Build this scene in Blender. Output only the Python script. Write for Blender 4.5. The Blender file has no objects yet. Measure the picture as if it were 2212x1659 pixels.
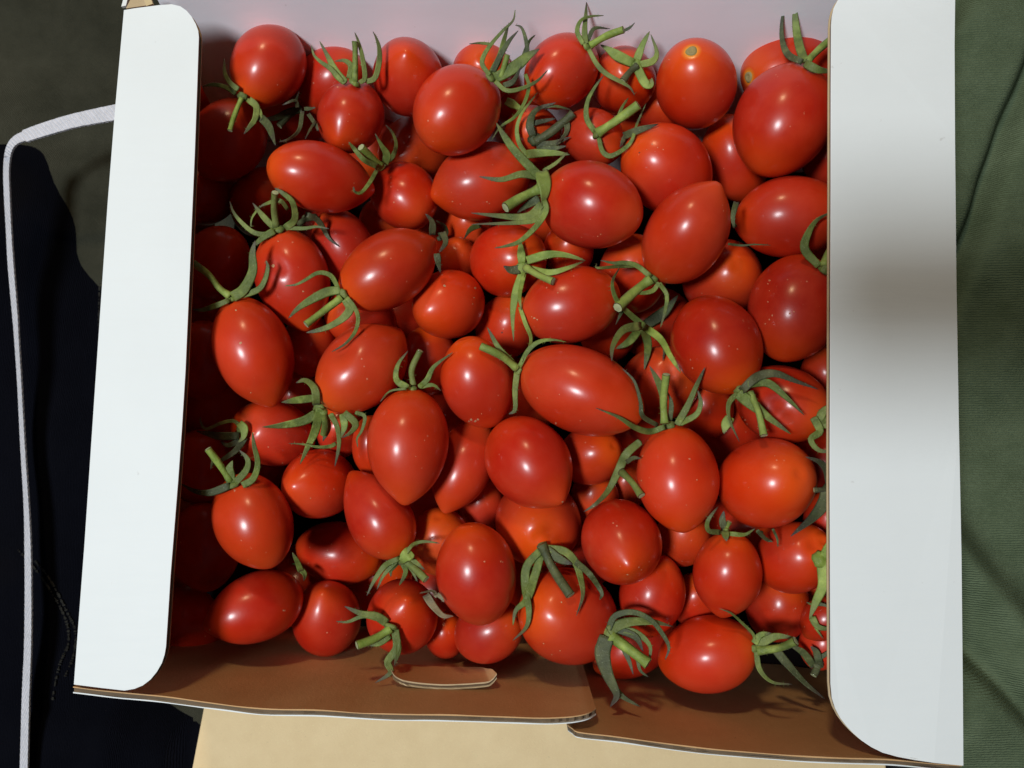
import bpy, math, random
import numpy as np
from mathutils import Vector, Matrix, noise
random.seed(7)
scene = bpy.context.scene
COL = scene.collection

# ---------------------------------------------------------------- camera
F = 1703.0            # focal length in units of a 2212 px wide frame
CX, CY = 1106.0, 829.5
D0 = 0.26
TILT = math.radians(4.5)
cam_d = bpy.data.cameras.new("camera"); cam = bpy.data.objects.new("camera", cam_d); COL.objects.link(cam)
cam.location = (0, -D0 * math.sin(TILT), D0 * math.cos(TILT)); cam.rotation_euler = (TILT, 0, 0)
cam_d.sensor_width = 36; cam_d.lens = 36 * F / 2212
cam_d.clip_start = 0.01; cam_d.clip_end = 20
cam_d.dof.use_dof = True; cam_d.dof.focus_distance = 0.268; cam_d.dof.aperture_fstop = 20
scene.camera = cam
RC = Matrix.Rotation(TILT, 3, 'X'); CO = Vector(cam.location)
RN = np.array(RC); CN = np.array(CO)

# ---------------------------------------------------------------- light
W = bpy.data.worlds.new("World"); scene.world = W; W.use_nodes = True
W.node_tree.nodes["Background"].inputs[0].default_value = (0.95, 0.96, 1.0, 1)
W.node_tree.nodes["Background"].inputs[1].default_value = 0.035
def lamp(name, loc, target, size, power, color):
    d = bpy.data.lights.new(name, 'AREA'); d.shape = 'DISK'; d.size = size; d.energy = power; d.color = color
    o = bpy.data.objects.new(name, d); COL.objects.link(o); o.location = loc
    o.rotation_euler = (Vector(target) - Vector(loc)).to_track_quat('-Z', 'Y').to_euler()
    return o
lamp("ceiling_lamp", (-0.50, -0.085, 1.20), (0, 0, 0), 0.24, 15.8, (0.875, 0.955, 1.0))
lamp("warm_wall_lamp", (-0.20, 0.75, 0.75), (0, 0, 0), 0.10, 2.4, (1.0, 0.74, 0.42))
vs = scene.view_settings
vs.view_transform = 'Standard'; vs.look = 'None'; vs.exposure = 0; vs.gamma = 1

# ---------------------------------------------------------------- helpers
def cray(px, py):
    return RC @ Vector(((px - CX) / F, -(py - CY) / F, -1.0))
def at_z(px, py, z=0.0):
    r = cray(px, py); t = (z - CO.z) / r.z
    return CO + r * t
def at_d(px, py, depth):
    return CO + cray(px, py) * depth
def tag(o, label=None, cat=None, group=None, kind=None):
    if label: o['label'] = label
    if cat: o['category'] = cat
    if group: o['group'] = group
    if kind: o['kind'] = kind
    return o
def mesh_obj(name, verts, faces, mats, parent=None, mi=None, smooth=False):
    me = bpy.data.meshes.new(name); me.from_pydata([tuple(v) for v in verts], [], faces)
    for m in (mats if isinstance(mats, (list, tuple)) else [mats]): me.materials.append(m)
    if mi: me.polygons.foreach_set('material_index', mi)
    if smooth: me.polygons.foreach_set('use_smooth', [True] * len(me.polygons))
    me.update()
    o = bpy.data.objects.new(name, me); COL.objects.link(o)
    if parent: o.parent = parent; o.matrix_parent_inverse = parent.matrix_world.inverted()
    return o
def empty(name, loc):
    o = bpy.data.objects.new(name, None); COL.objects.link(o); o.location = loc
    o.matrix_world = Matrix.Translation(Vector(loc)); o.empty_display_size = 0.01
    return o

# ---------------------------------------------------------------- materials
class NT:
    def __init__(s, name):
        s.m = bpy.data.materials.new(name); s.m.use_nodes = True; s.t = s.m.node_tree
        s.b = s.t.nodes['Principled BSDF']; s.c = s.n('ShaderNodeTexCoord')
    def n(s, typ, **kw):
        x = s.t.nodes.new(typ)
        for k, v in kw.items(): setattr(x, k, v)
        return x
    def l(s, a, b): s.t.links.new(a, b)
    def noise(s, scale, detail=3, rough=0.5, vec=None, dist=0):
        x = s.n('ShaderNodeTexNoise'); x.inputs['Scale'].default_value = scale; x.inputs['Detail'].default_value = detail
        x.inputs['Roughness'].default_value = rough; x.inputs['Distortion'].default_value = dist
        s.l(vec or s.c.outputs['Object'], x.inputs['Vector']); return x.outputs['Fac']
    def ramp(s, fac, stops):
        x = s.n('ShaderNodeValToRGB'); e = x.color_ramp.elements
        while len(e) < len(stops): e.new(0.5)
        for q, (p, c) in zip(e, stops):
            q.position = p; q.color = (*c, 1) if len(c) == 3 else c
        s.l(fac, x.inputs[0]); return x.outputs[0]
    def mix(s, fac, a, b, mode='MIX'):
        x = s.n('ShaderNodeMix', data_type='RGBA', blend_type=mode)
        for v, i in ((fac, 0), (a, 6), (b, 7)):
            if isinstance(v, (int, float)): x.inputs[i].default_value = v
            elif isinstance(v, tuple): x.inputs[i].default_value = (*v, 1)
            else: s.l(v, x.inputs[i])
        return x.outputs[2]
    def math(s, op, a, b=0.0, clamp=False):
        x = s.n('ShaderNodeMath', operation=op); x.use_clamp = clamp
        for v, i in ((a, 0), (b, 1)):
            if isinstance(v, (int, float)): x.inputs[i].default_value = v
            else: s.l(v, x.inputs[i])
        return x.outputs[0]
    def bump(s, h, strength, dist=0.001):
        x = s.n('ShaderNodeBump'); x.inputs['Strength'].default_value = strength; x.inputs['Distance'].default_value = dist
        s.l(h, x.inputs['Height']); s.l(x.outputs[0], s.b.inputs['Normal']); return x
    def attr(s, name):
        x = s.n('ShaderNodeAttribute', attribute_type='OBJECT', attribute_name=name); return x.outputs['Fac']
    def set(s, **kw):
        for k, v in kw.items():
            i = s.b.inputs[k.replace('_', ' ')]
            i.default_value = (*v, 1) if isinstance(v, tuple) and len(v) == 3 and i.type == 'RGBA' else v

def mat_tomato():
    s = NT('tomato_skin')
    info = s.n('ShaderNodeObjectInfo'); rnd = info.outputs['Random']
    sep = s.n('ShaderNodeSeparateXYZ'); s.l(s.c.outputs['Generated'], sep.inputs[0]); gz = sep.outputs['Z']
    off = s.n('ShaderNodeVectorMath', operation='ADD'); s.l(s.c.outputs['Object'], off.inputs[0])
    cmb = s.n('ShaderNodeCombineXYZ')
    for i in range(3): s.l(s.math('MULTIPLY', rnd, 3.1 + i), cmb.inputs[i])
    s.l(cmb.outputs[0], off.inputs[1]); V = off.outputs[0]
    base = s.ramp(rnd, [(0, (0.38, 0.010, 0.0035)), (0.3, (0.55, 0.019, 0.0036)), (0.55, (0.46, 0.013, 0.0036)), (0.8, (0.65, 0.031, 0.0036)), (1, (0.51, 0.015, 0.0036))])
    tone = s.attr('ripe_shade')
    base = s.mix(s.math('MULTIPLY', tone, 0.85, True), base, (0.60, 0.115, 0.018))
    base = s.mix(s.math('MULTIPLY', tone, -1.0, True), base, (0.28, 0.010, 0.008))  # below zero the skin is darkened, also painting shade on fruits in shadow
    # broad mottling
    mott = s.noise(90, 3, 0.55, V)
    base = s.mix(s.ramp(mott, [(0.35, (0, 0, 0)), (0.75, (0.5, 0.5, 0.5))]), base, (0.66, 0.042, 0.004))
    deep = s.ramp(s.noise(38, 2, 0.5, V), [(0.36, (0.55, 0.55, 0.55)), (0.58, (0, 0, 0))])
    base = s.mix(deep, base, (0.38, 0.012, 0.005))
    # shoulders and tip paler orange
    sh = s.ramp(gz, [(0.0, (0.5, 0.5, 0.5)), (0.2, (0.08, 0.08, 0.08)), (0.58, (0, 0, 0)), (0.86, (0.28, 0.28, 0.28)), (1.0, (0.9, 0.9, 0.9))])
    base = s.mix(sh, base, (0.74, 0.078, 0.004))
    # faint meridian streaks below the shoulder
    # scar ring
    vm = s.n('ShaderNodeVectorMath', operation='DISTANCE'); s.l(s.c.outputs['Object'], vm.inputs[0])
    sc = s.n('ShaderNodeAttribute', attribute_type='OBJECT', attribute_name='pole'); s.l(sc.outputs['Vector'], vm.inputs[1])
    ring = s.ramp(s.math('MULTIPLY', vm.outputs['Value'], 200.0), [(0.0, (1, 1, 1)), (0.42, (1, 1, 1)), (0.50, (0.55, 0.55, 0.55)), (0.75, (0, 0, 0))])
    base = s.mix(s.math('MULTIPLY', s.n('ShaderNodeSeparateColor').inputs[0] and ring, s.attr('scar')), base, (0.78, 0.30, 0.02))
    # pale specks, lenticels and corky scratches
    vo = s.n('ShaderNodeTexVoronoi'); vo.inputs['Scale'].default_value = 330; s.l(V, vo.inputs['Vector'])
    sp = s.ramp(vo.outputs['Distance'], [(0.0, (1, 1, 1)), (0.085, (0.7, 0.7, 0.7)), (0.13, (0, 0, 0))])
    gate = s.ramp(s.noise(160, 2, 0.5, V), [(0.56, (0, 0, 0)), (0.66, (1, 1, 1))])
    sp = s.math('MULTIPLY', sp, gate)
    base = s.mix(s.math('MULTIPLY', sp, 0.5), base, (0.78, 0.42, 0.25))
    scr = s.ramp(s.noise(420, 5, 0.7, V), [(0.67, (0, 0, 0)), (0.73, (1, 1, 1))])
    sg = s.ramp(s.noise(60, 2, 0.5, V), [(0.60, (0, 0, 0)), (0.68, (1, 1, 1))])
    base = s.mix(s.math('MULTIPLY', s.math('MULTIPLY', scr, sg), 0.8), base, (0.72, 0.30, 0.16))
    # dusty bloom
    bloom = s.ramp(s.noise(45, 4, 0.6, V), [(0.40, (0, 0, 0)), (0.8, (1, 1, 1))])
    base = s.mix(s.math('MULTIPLY', bloom, 0.035), base, (0.62, 0.42, 0.40))
    s.l(base, s.b.inputs['Base Color'])
    rough = s.math('ADD', s.math('MULTIPLY', bloom, 0.12), 0.36)
    s.l(rough, s.b.inputs['Roughness'])
    s.set(Subsurface_Weight=0.10, Subsurface_Scale=0.0018, Coat_Weight=0.52, Coat_Roughness=0.215, Coat_IOR=1.45)
    s.b.inputs['Subsurface Radius'].default_value = (1.0, 0.16, 0.06)
    s.b.inputs['Specular IOR Level'].default_value = 0.20
    h = s.math('ADD', s.math('MULTIPLY', s.noise(900, 3, 0.6, V), 0.25), s.noise(110, 2, 0.5, V))
    h = s.math('ADD', h, s.math('MULTIPLY', sp, 0.8))
    s.bump(h, 0.22, 0.0006)
    return s.m

def mat_green(name, c1, c2, c3, tip):
    s = NT(name)
    rnd = s.n('ShaderNodeObjectInfo').outputs['Random']
    a = s.mix(s.ramp(s.noise(350, 4, 0.6), [(0.35, (0, 0, 0)), (0.7, (1, 1, 1))]), c1, c2)
    a = s.mix(s.math('MULTIPLY', rnd, 0.75), a, c3)
    a = s.mix(s.ramp(s.noise(110, 2), [(0.42, (0.6, 0.6, 0.6)), (0.6, (0, 0, 0))]), a, tuple(x * 0.5 for x in c1))
    at = s.n('ShaderNodeAttribute', attribute_type='GEOMETRY', attribute_name='along').outputs['Fac']
    t = s.math('MULTIPLY', s.ramp(at, [(0.62, (0, 0, 0)), (0.97, (1, 1, 1))]), s.ramp(s.math('ADD', s.noise(240, 3), s.math('MULTIPLY', rnd, 0.25)), [(0.38, (0.15, 0.15, 0.15)), (0.62, (1, 1, 1))]))
    a = s.mix(t, a, tip)
    a = s.mix(s.ramp(s.noise(1500, 2, 0.7), [(0.62, (0, 0, 0)), (0.75, (0.6, 0.6, 0.6))]), a, (0.33, 0.37, 0.20))
    s.l(a, s.b.inputs['Base Color'])
    s.set(Roughness=0.62, Subsurface_Weight=0.0, Sheen_Weight=0.03, Sheen_Roughness=0.4)
    s.bump(s.math('ADD', s.noise(1400, 3, 0.7), s.noise(300, 2)), 0.5, 0.0005)
    return s.m

def mat_kraft(name, base, dark, fleck=0.5):
    s = NT(name)
    a = s.mix(s.ramp(s.noise(60, 5, 0.65), [(0.3, (0, 0, 0)), (0.75, (1, 1, 1))]), base, dark)
    mp = s.n('ShaderNodeMapping'); mp.inputs['Scale'].default_value = (1, 5, 1); s.l(s.c.outputs['Object'], mp.inputs[0])
    fl = s.ramp(s.noise(900, 3, 0.6, mp.outputs[0]), [(0.62, (0, 0, 0)), (0.72, (1, 1, 1))])
    a = s.mix(s.math('MULTIPLY', fl, 0.35 * fleck), a, tuple(min(1, x * 1.5) for x in base))
    fd = s.ramp(s.noise(520, 4, 0.7, mp.outputs[0]), [(0.66, (0, 0, 0)), (0.72, (1, 1, 1))])
    a = s.mix(s.math('MULTIPLY', fd, 0.6 * fleck), a, tuple(x * 0.4 for x in dark))
    s.l(a, s.b.inputs['Base Color']); s.set(Roughness=0.8)
    s.b.inputs['Specular IOR Level'].default_value = 0.25
    s.bump(s.math('ADD', s.noise(1100, 4, 0.6), s.math('MULTIPLY', s.noise(70, 3), 1.5)), 0.25, 0.0004)
    return s.m

def mat_white(name, base):
    s = NT(name)
    a = s.mix(s.ramp(s.noise(30, 4, 0.6), [(0.3, (0, 0, 0)), (0.8, (1, 1, 1))]), base, tuple(x * 0.965 for x in base))
    fd = s.ramp(s.noise(260, 2, 0.5), [(0.755, (0, 0, 0)), (0.80, (1, 1, 1))])
    a = s.mix(s.math('MULTIPLY', fd, 0.3), a, (0.42, 0.38, 0.34))
    s.l(a, s.b.inputs['Base Color']); s.set(Roughness=0.55)
    s.b.inputs['Specular IOR Level'].default_value = 0.3
    mp = s.n('ShaderNodeMapping'); mp.inputs['Scale'].default_value = (1, 6, 1); s.l(s.c.outputs['Object'], mp.inputs[0])
    wv = s.n('ShaderNodeTexWave', bands_direction='Y'); wv.inputs['Scale'].default_value = 60; wv.inputs['Distortion'].default_value = 1.2; s.l(s.c.outputs['Object'], wv.inputs['Vector'])
    hh = s.math('ADD', s.noise(45, 3, 0.5, mp.outputs[0]), s.math('MULTIPLY', s.noise(1200, 3), 0.15))
    s.bump(s.math('ADD', hh, s.math('MULTIPLY', wv.outputs['Fac'], 0.10)), 0.2, 0.0006)
    return s.m

def mat_cloth(name, c1, c2, rib, ribdir, ribs, nscale=25, patch=None):
    s = NT(name)
    a = s.mix(s.ramp(s.noise(nscale, 5, 0.65), [(0.3, (0, 0, 0)), (0.7, (1, 1, 1))]), c1, c2)
    wv = s.n('ShaderNodeTexWave', bands_direction=ribdir); wv.inputs['Scale'].default_value = rib
    wv.inputs['Distortion'].default_value = 3.0; wv.inputs['Detail'].default_value = 2; wv.inputs['Detail Scale'].default_value = 1.5
    s.l(s.c.outputs['Object'], wv.inputs['Vector'])
    a = s.mix(s.math('MULTIPLY', wv.outputs['Fac'], ribs), a, tuple(x * 1.9 for x in c2))
    if patch: a = s.mix(s.ramp(s.noise(9, 2, 0.5), [(0.56, (0, 0, 0)), (0.66, (0.4, 0.4, 0.4))]), a, patch)
    s.l(a, s.b.inputs['Base Color']); s.set(Roughness=0.95)
    s.b.inputs['Specular IOR Level'].default_value = 0.06
    s.bump(s.math('ADD', s.math('MULTIPLY', wv.outputs['Fac'], 0.7), s.noise(900, 4, 0.7)), 0.75, 0.0007)
    return s.m

def mat_plain(name, c, r=0.6):
    s = NT(name)
    a = s.mix(s.noise(500, 4, 0.6), c, tuple(x * 0.6 for x in c)); s.l(a, s.b.inputs['Base Color']); s.set(Roughness=r)
    s.bump(s.noise(1500, 3), 0.3, 0.0003)
    return s.m

TOM = mat_tomato()
GREEN = mat_green('calyx_green', (0.105, 0.155, 0.022), (0.27, 0.34, 0.065), (0.17, 0.19, 0.050), (0.075, 0.060, 0.045))
LIME = mat_green('calyx_light_green', (0.20, 0.30, 0.035), (0.40, 0.50, 0.10), (0.27, 0.33, 0.08), (0.12, 0.12, 0.05))
DARKG = mat_green('calyx_dark_shaded', (0.050, 0.068, 0.020), (0.125, 0.150, 0.045), (0.10, 0.095, 0.045), (0.06, 0.045, 0.04))  # dark green that also stands in for shade on calyxes set deep
DRY = mat_green('calyx_dried', (0.28, 0.25, 0.13), (0.40, 0.37, 0.22), (0.30, 0.24, 0.15), (0.16, 0.09, 0.06))
CUT = mat_plain('stem_cut', (0.42, 0.46, 0.24), 0.7)
SCAR = mat_plain('stem_scar_cork', (0.36, 0.28, 0.11), 0.7)
WHITE = mat_white('white_board', (0.78, 0.80, 0.80))
LILAC = mat_white('white_inner_board', (0.93, 0.90, 0.95))
KRAFTIN = mat_kraft('brown_board', (0.62, 0.375, 0.18), (0.54, 0.315, 0.145), 0.8)
KRAFT = mat_kraft('tan_kraft', (0.60, 0.46, 0.26), (0.54, 0.405, 0.22), 0.8)
CORE = mat_kraft('board_flute', (0.17, 0.115, 0.07), (0.11, 0.07, 0.04), 0.6)
EDGE = mat_kraft('board_liner', (0.55, 0.43, 0.27), (0.45, 0.33, 0.19), 0.5)

# ---------------------------------------------------------------- tomatoes: data
# id: cx cy width length stem_angle layer z_mm(top cap) tilt ripe_shade (below zero also paints shade) skew | label   (coordinates in the photo at 2212 px width)
TD = '''
1 579 145 165 184 255 0 -24 1 .1 -.05 | egg-shaped tomato in the top left corner, stem curling off its lower left
2 715 178 150 162 230 1 -34 -1 0 0 | second back row tomato from the left, half hidden behind an upright green calyx
3 758 252 148 160 86 0 -22 -1 -.12 0 | small dark red tomato near the top left crowned by an upright green calyx and stem
4 882 168 155 172 272 1 -30 -1 0 .02 | plain back row tomato with its tiny tip facing up and no green
5 988 238 182 208 58 0 -20 -1 .1 0 | large glossy tomato near the top with a bushy calyx at its upper right end
6 1042 158 135 140 90 2 -42 1 0 0 | tomato peeking out behind the large one with the bushy calyx in the back row
7 1213 154 152 178 48 1 -26 -1 0 0 | back row tomato with a curled calyx and pale cut stem reaching up the white panel
8 1346 175 138 152 75 1 -30 1 0 0 | tomato wearing a pale green star-shaped calyx laid flat on its upper side
9 1503 183 184 192 100 0 -25 1 -.05 0 | round back row tomato without calyx showing its tan stem scar in a yellow ring
10 1704 155 196 205 184 2 -38 1 -.1 0 | large round tomato in the top right corner with a yellow stem spot at its edge
11 1692 260 205 262 58 0 -21 -1 -.18 .02 | biggest dark red oval tomato at top right, two long sepals rising from it
12 1792 335 130 150 90 2 -44 1 -.5 0 | purplish shaded tomato squeezed between the biggest oval one and the right flap
13 1588 342 150 190 100 1 -36 1 0 0 | shaded tomato tucked under the left side of the biggest dark red oval one
14 1441 367 186 212 135 0 -22 1 0 .02 | plump tomato with pale scratches near its top, below the round one showing a stem scar
15 1706 468 176 240 8 1 -26 -1 -.25 0 | dark oval tomato lying sideways against the right flap below the biggest one
16 1276 443 190 222 166 0 -15 -1 0 .02 | large tomato right of centre top whose broad calyx sprawls over its left neighbour
17 1480 508 170 236 236 0 -17 -1 .18 -.02 | bright oval tomato leaning up to the right with its pointed tip at top
18 1042 392 166 212 18 0 -20 -1 .1 0 | tomato lying sideways under the sprawling sepals of the broad calyx
19 690 383 152 230 164 0 -19 1 0 .02 | elongated sideways tomato at upper left without any green on it
20 873 423 140 158 128 0 -21 -1 -.1 0 | small dark red tomato at upper left with a thick stem pointing up left
21 898 325 152 165 200 1 -33 1 .35 0 | orange-red dented tomato under the large glossy one near the top
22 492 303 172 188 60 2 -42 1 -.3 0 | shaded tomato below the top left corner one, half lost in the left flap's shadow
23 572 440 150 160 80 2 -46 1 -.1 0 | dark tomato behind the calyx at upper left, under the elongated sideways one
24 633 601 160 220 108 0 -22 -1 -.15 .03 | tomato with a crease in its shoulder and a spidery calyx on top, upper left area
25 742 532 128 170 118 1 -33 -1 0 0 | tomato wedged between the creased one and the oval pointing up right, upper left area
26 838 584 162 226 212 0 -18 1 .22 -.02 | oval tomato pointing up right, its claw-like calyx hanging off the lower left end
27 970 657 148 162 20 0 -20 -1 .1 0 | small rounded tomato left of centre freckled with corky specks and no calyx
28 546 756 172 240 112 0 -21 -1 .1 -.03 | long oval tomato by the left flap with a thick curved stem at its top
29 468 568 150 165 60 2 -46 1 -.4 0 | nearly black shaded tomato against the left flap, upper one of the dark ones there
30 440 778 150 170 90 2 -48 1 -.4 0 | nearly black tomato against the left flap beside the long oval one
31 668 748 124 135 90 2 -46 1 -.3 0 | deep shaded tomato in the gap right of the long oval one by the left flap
32 780 688 132 160 160 1 -36 1 0 0 | tomato behind the claw-like calyx, mostly covered by the ovals above and below
33 781 797 170 226 222 0 -19 1 .28 -.05 | orange-red tomato with a dimple and a pointed end aimed up right, left of centre
34 1097 562 158 168 10 1 -24 1 0 0 | tomato bearing a cross-shaped calyx with a split leaf, just above centre
35 988 562 92 100 90 2 -38 1 .35 0 | small orange tomato barely showing above the freckled rounded one
36 1234 659 164 216 16 0 -19 -1 .1 0 | oval tomato lying sideways just right of centre below the cross-shaped calyx
37 1094 706 130 150 60 1 -33 1 .1 0 | tomato with a bright highlight sunk between the freckled one and the central oval
38 1368 592 150 172 90 1 -30 1 .05 0 | tomato under the left side of the bright leaning oval, a calyx draped over it
39 1560 602 166 178 40 2 -38 1 -.25 0 | shaded tomato beneath the bright leaning oval at right
40 1548 745 192 224 298 0 -20 1 -.05 -.02 | plump tomato right of centre with a calyx spreading from its lower right end
41 1716 664 204 236 66 1 -22 -1 -.3 0 | large dark scratched tomato against the right flap with a curled stem at its top
42 1032 825 156 200 108 0 -20 1 .1 0 | oval tomato at the centre with a scuffed lower end
43 925 778 125 150 90 2 -44 1 -.35 0 | purplish tomato deep behind the thin stemmed calyx left of centre
44 1252 843 186 280 157 0 -15 -1 .15 .02 | longest tomato at the centre lying sideways, stem fork at its left end
45 1422 830 160 182 30 1 -33 1 .3 0 | dented orange-red tomato behind the right end of the longest central one
46 1524 882 120 140 90 2 -42 1 .1 0 | tomato low in the gap beneath the plump one with the lower right calyx
47 1690 873 168 212 345 1 -27 1 .05 0 | dented tomato at right with long green sepals laid across it
48 882 957 176 238 86 0 -15 -1 .18 .04 | oval tomato left of centre with a pointed bottom and a thin upright stem
49 1003 1002 128 205 68 1 -27 -1 .2 .03 | slim orange-red tomato squeezed right of the oval one with a pointed bottom
50 1142 998 180 215 128 0 -18 -1 -.08 .03 | tomato below centre with a yellow pointed nipple at its lower right
51 1274 984 128 142 20 1 -31 1 .2 0 | tomato half covered by the longest central one, in its lower shade
52 1462 1030 176 228 100 0 -17 -1 .05 0 | oval tomato right of centre with a tall stem and horn-like sepals on top
53 1653 1043 195 218 2 0 -19 1 .05 .02 | big round-bodied tomato at right with a yellowish tip, stem by the flap
54 590 935 142 184 168 1 -34 1 -.05 0 | creased tomato left of the leafy calyx cluster, below the long oval one
55 690 1045 148 166 12 1 -33 -1 -.1 0 | rounded tomato under the leafy calyx cluster at left
56 547 1123 174 212 112 0 -22 -1 .25 0 | orange-shouldered oval tomato by the left flap with a torn calyx on top
57 816 1112 140 206 302 0 -20 1 0 .16 | pear-shaped tomato at lower left narrowing to its upper end
58 734 1195 136 186 350 1 -34 1 -.05 0 | tomato lying sideways partly under the pear-shaped one
59 950 1170 135 150 90 2 -38 1 .85 0 | most orange tomato, mostly hidden at lower left of centre
60 554 1312 150 218 24 0 -38 -1 -.1 .06 | lemon-pointed tomato in the bottom left corner aiming at the left flap
61 1029 1237 172 222 98 0 -19 1 0 0 | smooth oval tomato standing upright at lower centre, no calyx
62 1162 1128 186 192 268 1 -27 1 .2 -.02 | folded tomato at lower centre whose calyx hangs over the large one below
63 1342 1170 174 188 108 0 -20 -1 -.12 .04 | deep red tomato at lower right of centre with its tip facing down, no green
64 1408 1284 142 182 80 1 -34 1 0 0 | tomato with a hard bright highlight under the deep red one at lower right
65 1475 1160 118 130 90 2 -38 1 .35 0 | orange-red tomato showing between the deep red one and the small upright one
66 1571 1238 152 182 90 0 -24 1 .08 0 | upright small oval tomato at lower right under a drooping dark calyx
67 1716 1205 156 176 12 1 -27 1 .05 0 | tomato at lower right against the flap with a lime green calyx at its right end
68 1680 1312 142 152 90 2 -37 1 -.2 0 | wrinkled tomato with a bruise-like fold at lower right
69 1529 1413 172 214 4 0 -33 1 -.08 0 | oval tomato lying sideways at the bottom right with curled sepals at its right end
70 1228 1331 206 222 150 1 -29 1 .05 0 | fattest tomato in the bottom row, left of the hairy dark calyx
71 1056 1362 136 156 30 1 -40 1 -.35 0 | dark wine red tomato in the bottom row under the smooth upright one
72 706 1336 156 160 280 0 -42 -1 0 0 | round tomato in the bottom row between the lemon-pointed one and the calyx-covered one
73 869 1331 154 166 250 1 -41 -1 0 0 | bottom row tomato with a square bright glint and a broken calyx on its lower edge
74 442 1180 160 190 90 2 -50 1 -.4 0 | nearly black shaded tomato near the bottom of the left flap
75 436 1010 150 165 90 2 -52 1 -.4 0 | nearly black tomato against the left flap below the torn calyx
76 1281 297 126 138 140 1 -33 -1 .15 0 | orange-brown tomato under the looping calyx near the top centre
77 1150 292 122 130 90 2 -42 1 .1 0 | tomato buried under the dark leafy calyxes near the top centre
78 1430 238 104 112 90 2 -48 1 -.1 0 | dark tomato in the gap left of the round scarred one
79 826 482 104 116 90 2 -44 1 .5 0 | orange sliver of a tomato under the small dark red one at upper left
80 1012 492 106 120 90 2 -42 1 .3 0 | orange sliver of a tomato below the sideways one under the broad calyx
81 1228 542 110 120 90 2 -44 1 0 0 | sliver of a tomato below the large one with the broad calyx
82 1312 722 120 130 90 2 -46 1 -.1 0 | shaded tomato in the gap between the two sideways central ones
83 1284 1076 104 118 90 2 -42 1 .3 0 | orange-brown tomato low in the gap left of the deep red one
84 1352 1048 96 110 90 2 -44 1 .35 0 | orange-brown tomato low in the gap behind the forked green stalk
85 1780 1335 96 110 40 1 -34 1 .1 0 | sliver of a red tomato by the flap inside the loop of a lime green sepal
86 1775 1392 100 112 90 2 -42 1 -.1 0 | lowest red tomato sliver by the right flap, above the dark calyx
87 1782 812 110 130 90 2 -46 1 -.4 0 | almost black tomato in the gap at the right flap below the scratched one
88 802 962 86 130 90 1 -33 1 .15 0 | narrow strip of a tomato showing left of the pointed oval with an upright stem
89 736 930 108 118 90 2 -46 1 0 0 | tomato glimpsed through the leafy calyx cluster at left
90 1500 1296 108 120 90 2 -46 1 -.2 0 | shaded tomato in the gap left of the upright small oval one
91 962 1372 90 104 90 2 -52 1 -.3 0 | dark tomato in the gap left of the wine red one in the bottom row
92 1790 1122 112 130 90 2 -38 1 0 0 | tomato sliver by the right flap below the big round-bodied one
94 1040 1092 104 120 90 2 -46 1 -.1 0 | dark tomato in the gap below the slim orange-red one
95 640 860 110 120 90 2 -50 1 -.3 0 | black-shaded tomato in the gap above the leafy calyx cluster
'''
TS = {}
for ln in TD.strip().splitlines():
    a, lab = ln.split('|'); v = a.split()
    TS[int(v[0])] = dict(id=int(v[0]), cx=float(v[1]), cy=float(v[2]), W=float(v[3]), L=float(v[4]), ang=math.radians(float(v[5])),
                         lay=int(v[6]), z=float(v[7]) / 1000, tilt=int(v[8]), ripe_shade=float(v[9]), skew=float(v[10]), label=lab.strip())

GS = 4.0                                           # depth grid step
gx, gy = np.meshgrid(np.arange(200, 2010, GS), np.arange(-60, 1660, GS))
rays = np.stack([(gx - CX) / F, -(gy - CY) / F, -np.ones_like(gx)], -1)          # camera frame, depth 1
def shape(t):
    """camera-frame frame and semi-axes of tomato t at depth 1"""
    ux, uy = (t['cx'] - CX) / F, -(t['cy'] - CY) / F
    r = np.array([ux, uy, -1.0]); n = np.linalg.norm(r); w = -r / n            # towards camera
    rad = math.hypot(ux, uy); cphi = 1 / n
    e = np.array([ux, uy]) / max(rad, 1e-9) if rad > 1e-6 else np.array([1.0, 0])
    g = np.array([-e[1], e[0]])
    c, s = math.cos(t['ang']), math.sin(t['ang'])
    A = np.array([[c, -s], [s, c]]) @ np.diag([t['L'] / 2 / F, t['W'] / 2 / F])    # image ellipse (unit circle -> image)
    Bm = np.diag([cphi, 1.0]) @ np.array([e, g]) @ A
    U, S, Vt = np.linalg.svd(Bm)
    e3 = np.array([e[0] * cphi, e[1] * cphi, rad * cphi]); e3 /= np.linalg.norm(e3)  # radial, perpendicular to ray
    g3 = np.array([g[0], g[1], 0.0])
    a2 = U[:, 0]; want = np.array([e, g]) @ np.array([c, s])
    if a2 @ want < 0: a2 = -a2
    # for nearly round outlines trust the stated stem angle
    if S[0] / S[1] < (1.25 if t['id'] in (9, 10) else 1.08): a2 = want / np.linalg.norm(want)
    ap = a2[0] * e3 + a2[1] * g3
    p = S[0] / S[1]; b = S[1]; q = max(1.24, p * 1.012)
    ct = math.sqrt(max(0, min(1, (p * p - 1) / (q * q - 1)))); st = math.sqrt(1 - ct * ct)
    ax = ct * ap + t['tilt'] * st * w
    yv = np.cross(ax, w) if abs(ax @ w) < 0.98 else np.cross(ax, ap)
    yv /= np.linalg.norm(yv); xv = np.cross(yv, ax)
    return np.stack([xv, yv, ax], 1), np.array([b, b, b * q]), r
for t in TS.values():
    R, sa, c = shape(t); t['R'], t['sa'], t['c'] = R, sa, c
    M = (R / sa)                                   # columns scaled: p -> M^T p in unit sphere space
    d = rays @ M; o = -(c @ M)
    A = (d * d).sum(-1); B = (d * o).sum(-1); Cc = (o * o).sum() - 1
    disc = B * B - A * Cc; hit = disc > 0; sq = np.sqrt(np.where(hit, disc, 0))
    t['hit'] = hit; t['near'] = np.where(hit, (-B - sq) / A, np.inf); t['far'] = np.where(hit, (-B + sq) / A, -np.inf)

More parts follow.
